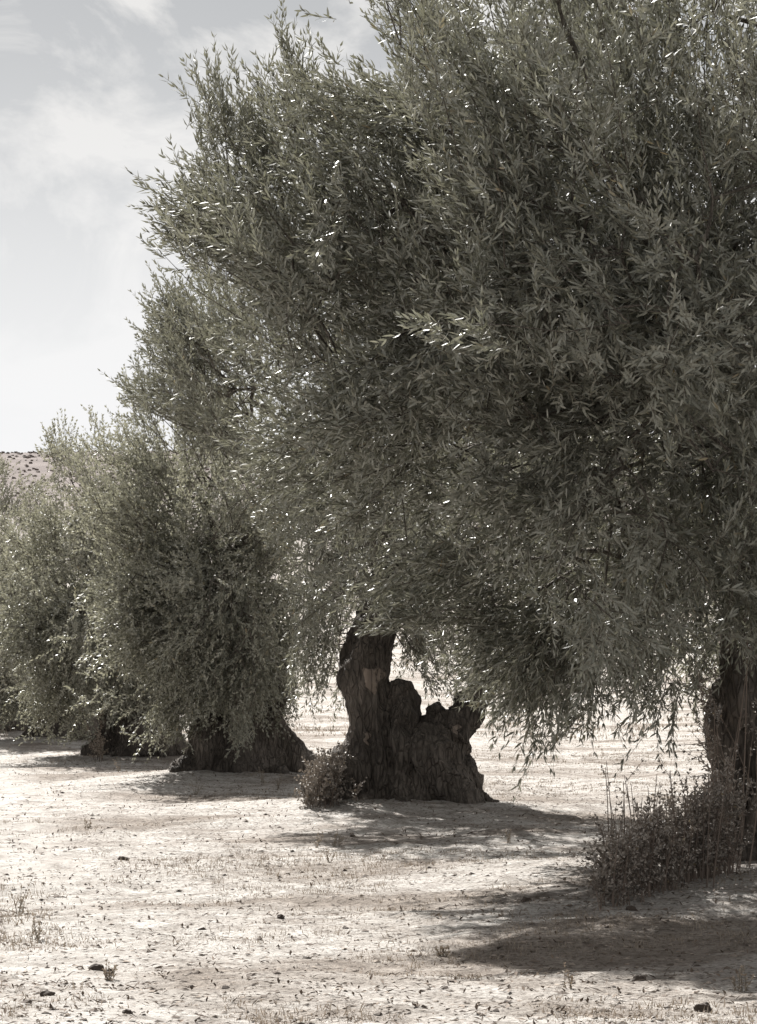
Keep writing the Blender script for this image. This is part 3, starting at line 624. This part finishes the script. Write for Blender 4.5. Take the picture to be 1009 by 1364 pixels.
# ------------------------------------------------------------------ ground cover
rng = np.random.RandomState(41)
def scatter(n, dmin=10.5, dmax=60, power=1.6, um=.16):
    """positions with density falling with distance"""
    r = rng.rand(n); d = dmin * (dmax / dmin) ** (r ** (1 / 1.0) if power == 1 else r ** power)
    x = rng.uniform(-um, um, n) * (d + 5); return x, d
def rocks(name, n, smin, smax, m, flat=.38, dmin=10.3, dmax=45, power=1.2):
    x, y = scatter(n, dmin, dmax, power); s = smin * (smax / smin) ** (rng.rand(n) ** 2.2)
    z = gz(x, y)
    base = np.array([[1, 0, 0], [-1, 0, 0], [0, 1, 0], [0, -1, 0], [.35, .1, .9], [-.35, -.1, .85]], float)
    V = base[None] * (1 + rng.uniform(-.35, .35, (n, 6, 3))) + rng.uniform(-.25, .25, (n, 6, 3))
    an = rng.rand(n) * 6.28; c, s_ = np.cos(an), np.sin(an)
    V = np.stack([V[..., 0] * c[:, None] - V[..., 1] * s_[:, None], V[..., 0] * s_[:, None] + V[..., 1] * c[:, None], V[..., 2] * flat], -1) * s[:, None, None]
    V += np.stack([x, y, z + s * .04], -1)[:, None]
    F = np.array([[0, 2, 4], [3, 0, 4], [2, 5, 4], [5, 3, 4], [2, 1, 5], [1, 3, 5]])
    F = (F[None] + (np.arange(n) * 6)[:, None, None]).reshape(-1, 3)
    o = mesh_np(name, V.reshape(-1, 3), F, None, m, tint=np.repeat(rng.rand(n), 6), kind='stuff'); return o
tag(rocks('gravel', 24000, .003, .018, M_stone), 'small stones and crumbs of earth strewn over the pale ground', 'gravel')
tag(rocks('clods', 5000, .006, .026, M_clod, .4), 'dark crumbs and clods of earth scattered over the pale ground', 'gravel')
# leaf litter and straw lying flat
n = 12000; x, y = scatter(n, 10.3, 48, 1.2)
near = rng.rand(n) < .35; ti = rng.randint(1, 5, n)
tx = np.array([TREES[k][0] for k in (1, 2, 3, 4)])[ti - 1]; ty = np.array([TREES[k][1] for k in (1, 2, 3, 4)])[ti - 1]
x = np.where(near, tx + .8 + rng.normal(0, 1.7, n), x); y = np.where(near, ty - 1.8 + rng.normal(0, 1.8, n), y)
an = rng.rand(n) * 6.28; l = rng.uniform(.006, .022, n); l = np.where(rng.rand(n) < .03, l * 2.6, l); w = np.where(l > .06, .0035, rng.uniform(.003, .008, n)); z = gz(x, y) + .006
dx, dy = np.cos(an), np.sin(an); tz = rng.normal(0, .006, n)
V = np.stack([np.stack([x - dx * l, y - dy * l, z - tz], -1), np.stack([x + dy * w, y - dx * w, z + .006], -1), np.stack([x + dx * l, y + dy * l, z + tz + .004], -1), np.stack([x - dy * w, y + dx * w, z + .002], -1)], 1)
F = np.array([[0, 1, 2], [0, 2, 3]]); F = (F[None] + (np.arange(n) * 4)[:, None, None]).reshape(-1, 3)
tag(mesh_np('leaf_litter', V.reshape(-1, 3), F, None, M_litter, tint=np.repeat(rng.rand(n), 2), kind='stuff'), 'dry leaf litter and bits of straw lying on the ground', 'litter')
# dry grass: blades in tufts, gathered in patches
def blades(name, X, Y, h, label, m=M_straw, per=7, w=.0022, spread=.03, lean=.35):
    n = len(X); x = np.repeat(X, per) + rng.normal(0, spread, n * per); y = np.repeat(Y, per) + rng.normal(0, spread, n * per); k = n * per
    hh = np.repeat(h, per) * rng.uniform(.4, 1.1, k); z = gz(x, y) - .004
    B = np.stack([x, y, z], -1); D = norm(np.stack([rng.normal(0, lean, k), rng.normal(0, lean, k), np.ones(k)], -1)); G = rng.normal(0, .2, (k, 3)); G[:, 2] = -abs(G[:, 2])
    an = rng.rand(k) * 6.28; W = np.stack([np.cos(an), np.sin(an), np.zeros(k)], -1) * (w * np.maximum(1, y / 22))[:, None]
    M_ = B + D * (hh * .5)[:, None] + G * (hh * .25)[:, None]; E = B + (D + G) * hh[:, None]
    V = np.stack([B - W, B + W, M_ + W * .7, M_ - W * .7, E], 1)
    Fq = np.array([[0, 1, 2, 3]]); Ft = np.array([[3, 2, 4]]); o5 = (np.arange(k) * 5)[:, None]
    t = np.repeat(rng.rand(n), per) * .6 + rng.rand(k) * .4
    o = mesh_np(name, V.reshape(-1, 3), Ft + o5, Fq + o5, m, tint=t, tint_q=t, kind='stuff'); tag(o, label, 'grass'); return o
x, y = scatter(34000, 10.4, 58, 1.1)
px, py = proj(np.stack([x, y, np.zeros(len(x))], -1))
f = vnoise(x * .6, y, .55, 7) * .6 + vnoise(x, y, 1.7, 8) * .4
def blob(cx_, cy_, rx, ry): return np.exp(-(((px - cx_) / rx) ** 2 + ((py - cy_) / ry) ** 2))
f = f + .5 * blob(10, 1215, 80, 35) + .32 * blob(420, 1160, 200, 22) + .2 * blob(600, 1290, 250, 30) + .2 * blob(300, 1070, 250, 12) + .2 * blob(900, 1120, 100, 20) - .3 * blob(60, 1150, 80, 20) - .35 * blob(200, 1300, 60, 60)
kp = f + rng.normal(0, .05, len(x)) > .6
x, y, ff = x[kp], y[kp], f[kp]
blades('dry_grass', x, y, .012 + .045 * rng.rand(len(x)) ** 2.5 + .05 * np.clip(ff - .7, 0, 1), 'sparse short dry grass stubble on the pale ground')
# rank grass on the low bank at the far left and behind the row
n = 2400; x = np.where(rng.rand(n) < .75, rng.uniform(-12, -4.2, n), rng.uniform(-5, 8, n)); y = rng.uniform(52, 66, n)
kk = vnoise(x, y, .7, 9) > .42; x = x[kk]; y = y[kk]; n = len(x)
blades('dry_grass', x, y, np.where(x < -4.2, 1, .45) * rng.uniform(.1, .36, n), 'taller dry grass on the low bank behind the row of trees', per=9, w=.003, spread=.12)

n = 5200; x = rng.uniform(-16, 16, n); y = rng.uniform(58, 112, n); kk = vnoise(x, y * .5, .5, 12) > .45; x = x[kk]; y = y[kk]
blades('dry_grass', x, y, rng.uniform(.04, .16, len(x)), 'thin dry grass on the open ground beyond the trees', per=5, w=.003, spread=.15)
n = 9000; y = 120 * (560 / 120) ** rng.rand(n); x = rng.uniform(-.2, .2, n) * y; s_ = rng.uniform(.1, .38, n) * (.5 + y / 600); z = gz(x, y)
base = np.array([[1, 0, 0], [-.5, .87, 0], [-.5, -.87, 0], [.5, .2, .75], [-.4, .1, .8]], float)
V = (base[None] * (1 + rng.uniform(-.3, .3, (n, 5, 3)))) * s_[:, None, None] + np.stack([x, y, z - .1], -1)[:, None]
F = np.array([[0, 1, 3], [1, 4, 3], [1, 2, 4], [2, 3, 4], [2, 0, 3]]); F = (F[None] + (np.arange(n) * 5)[:, None, None]).reshape(-1, 3)
tag(mesh_np('scrub', V.reshape(-1, 3), F, None, plain('far_scrub', (.11, .088, .077)), tint=np.repeat(rng.rand(n), 5), kind='stuff'), 'low dark scrub dotted over the far reddish hillside', 'scrub')
# single weeds and clods that stand out
def weed(px, py, h, label, seed, m=M_straw):
    r = np.random.RandomState(seed); d = HC * FPX / (py - HY); p = at(px, py, d); z = float(gz(p[0], d)); L0 = np.array([p[0], d, z - .01])
    root = empty('dry_weed', tuple(L0)); tag(root, label, 'weed', 'dry weeds standing on the open ground')
    n = r.randint(3, 7); B = np.zeros((n, 3)); B[:, :2] = r.normal(0, .012, (n, 2)); D = norm(np.stack([r.normal(0, .25, n), r.normal(0, .25, n), np.ones(n)], 1)); G = r.normal(0, .12, (n, 3)); L = h * r.uniform(.6, 1.1, n)
    g = Geo(); tubes_many(g, B, D, G, L, np.full(n, .0022), 3, 3); g.build('stem', M_stem, root)
    V, t = leaves(B, D, G, L, 7, .022, .009, r, False, 50); g = Geo(); leaf_geo(g, V.reshape(-1, 4, 3), t.ravel()); g.build('leaves', m, root)
for k, (px, py, h, lab) in enumerate([(985, 1310, .12, 'slender pale dry weed in the shaded strip by the right edge'), (755, 1312, .10, 'small dry weed at the left tip of the near shadow'), (590, 1255, .06, 'low dry weed on open ground below the split trunk'),
        (420, 1132, .14, 'dry weed at the front edge of the split-trunk tree shadow'), (676, 1128, .13, 'pale dry weed standing in the shadow right of the split trunk'), (448, 1130, .11, 'dry weed just right of another at the shadow edge'),
        (262, 1060, .16, 'dry weed at the front edge of the third tree shadow'), (352, 1052, .2, 'tall dry weed in front of the third tree trunk'), (372, 1056, .14, 'dry weed below the right root of the third tree'),
        (160, 1030, .16, 'dry weed in front of the fourth tree trunk'), (28, 1200, .2, 'spreading dry weed in the straw patch at the left edge'), (52, 1235, .12, 'low dry weed in the straw patch near the left edge'),
        (440, 1150, .1, 'dry weed in the thin straw below the small dark bush'), (148, 1290, .08, 'tiny dry weed next to the dark clods'), (120, 1105, .08, 'tiny dry weed alone on the pale ground at left')]):
    weed(px, py, h, lab, 200 + k)
def clod(px, py, s, label, seed, m=M_clod):
    import bmesh
    d = HC * FPX / (py - HY); p = at(px, py, d); z = float(gz(p[0], d)); bm = bmesh.new(); bmesh.ops.create_icosphere(bm, subdivisions=3, radius=1)
    for v_ in bm.verts:
        q = v_.co.copy(); k = 1 + .45 * mnoise.noise(q * 1.4 + Vector((seed, 0, 0))) + .2 * mnoise.noise(q * 4 + Vector((seed, 3, 0)))
        v_.co = Vector((q.x * k, q.y * k * .8, q.z * k * .6)) * s
    me = bpy.data.meshes.new('clod'); bm.to_mesh(me); bm.free(); me.materials.append(m); o = bpy.data.objects.new('soil_clod', me); col.objects.link(o)
    o.location = (p[0], d, z + s * .25); o.rotation_euler.z = seed; tag(o, label, 'clod', 'clods of earth lying on the ground')
for k, (px, py, s, lab) in enumerate([(133, 1273, .036, 'large dark clod of earth on the bare ground lower left'), (148, 1279, .025, 'small dark clod touching the larger one at lower left'), (165, 1143, .035, 'upright dark clod alone on the pale ground at left'),
        (375, 1211, .025, 'small dark clod on open ground in the centre'), (935, 1344, .034, 'round dark clod at the bottom right'), (172, 1355, .022, 'dark clod at the bottom left edge of the picture'), (66, 1330, .03, 'flat clod among crumbs at the lower left'),
        (700, 1206, .03, 'flat clod left of the brown thicket'), (470, 1116, .02, 'clod in the shade under the split-trunk tree'), (840, 1219, .028, 'broad clod just in front of the brown thicket'), (850, 1298, .03, 'broad low clod in the near shadow'), (256, 1308, .014, 'tiny dark clod on the pale path-like strip')]):
    clod(px, py, s, lab, k * 1.7)
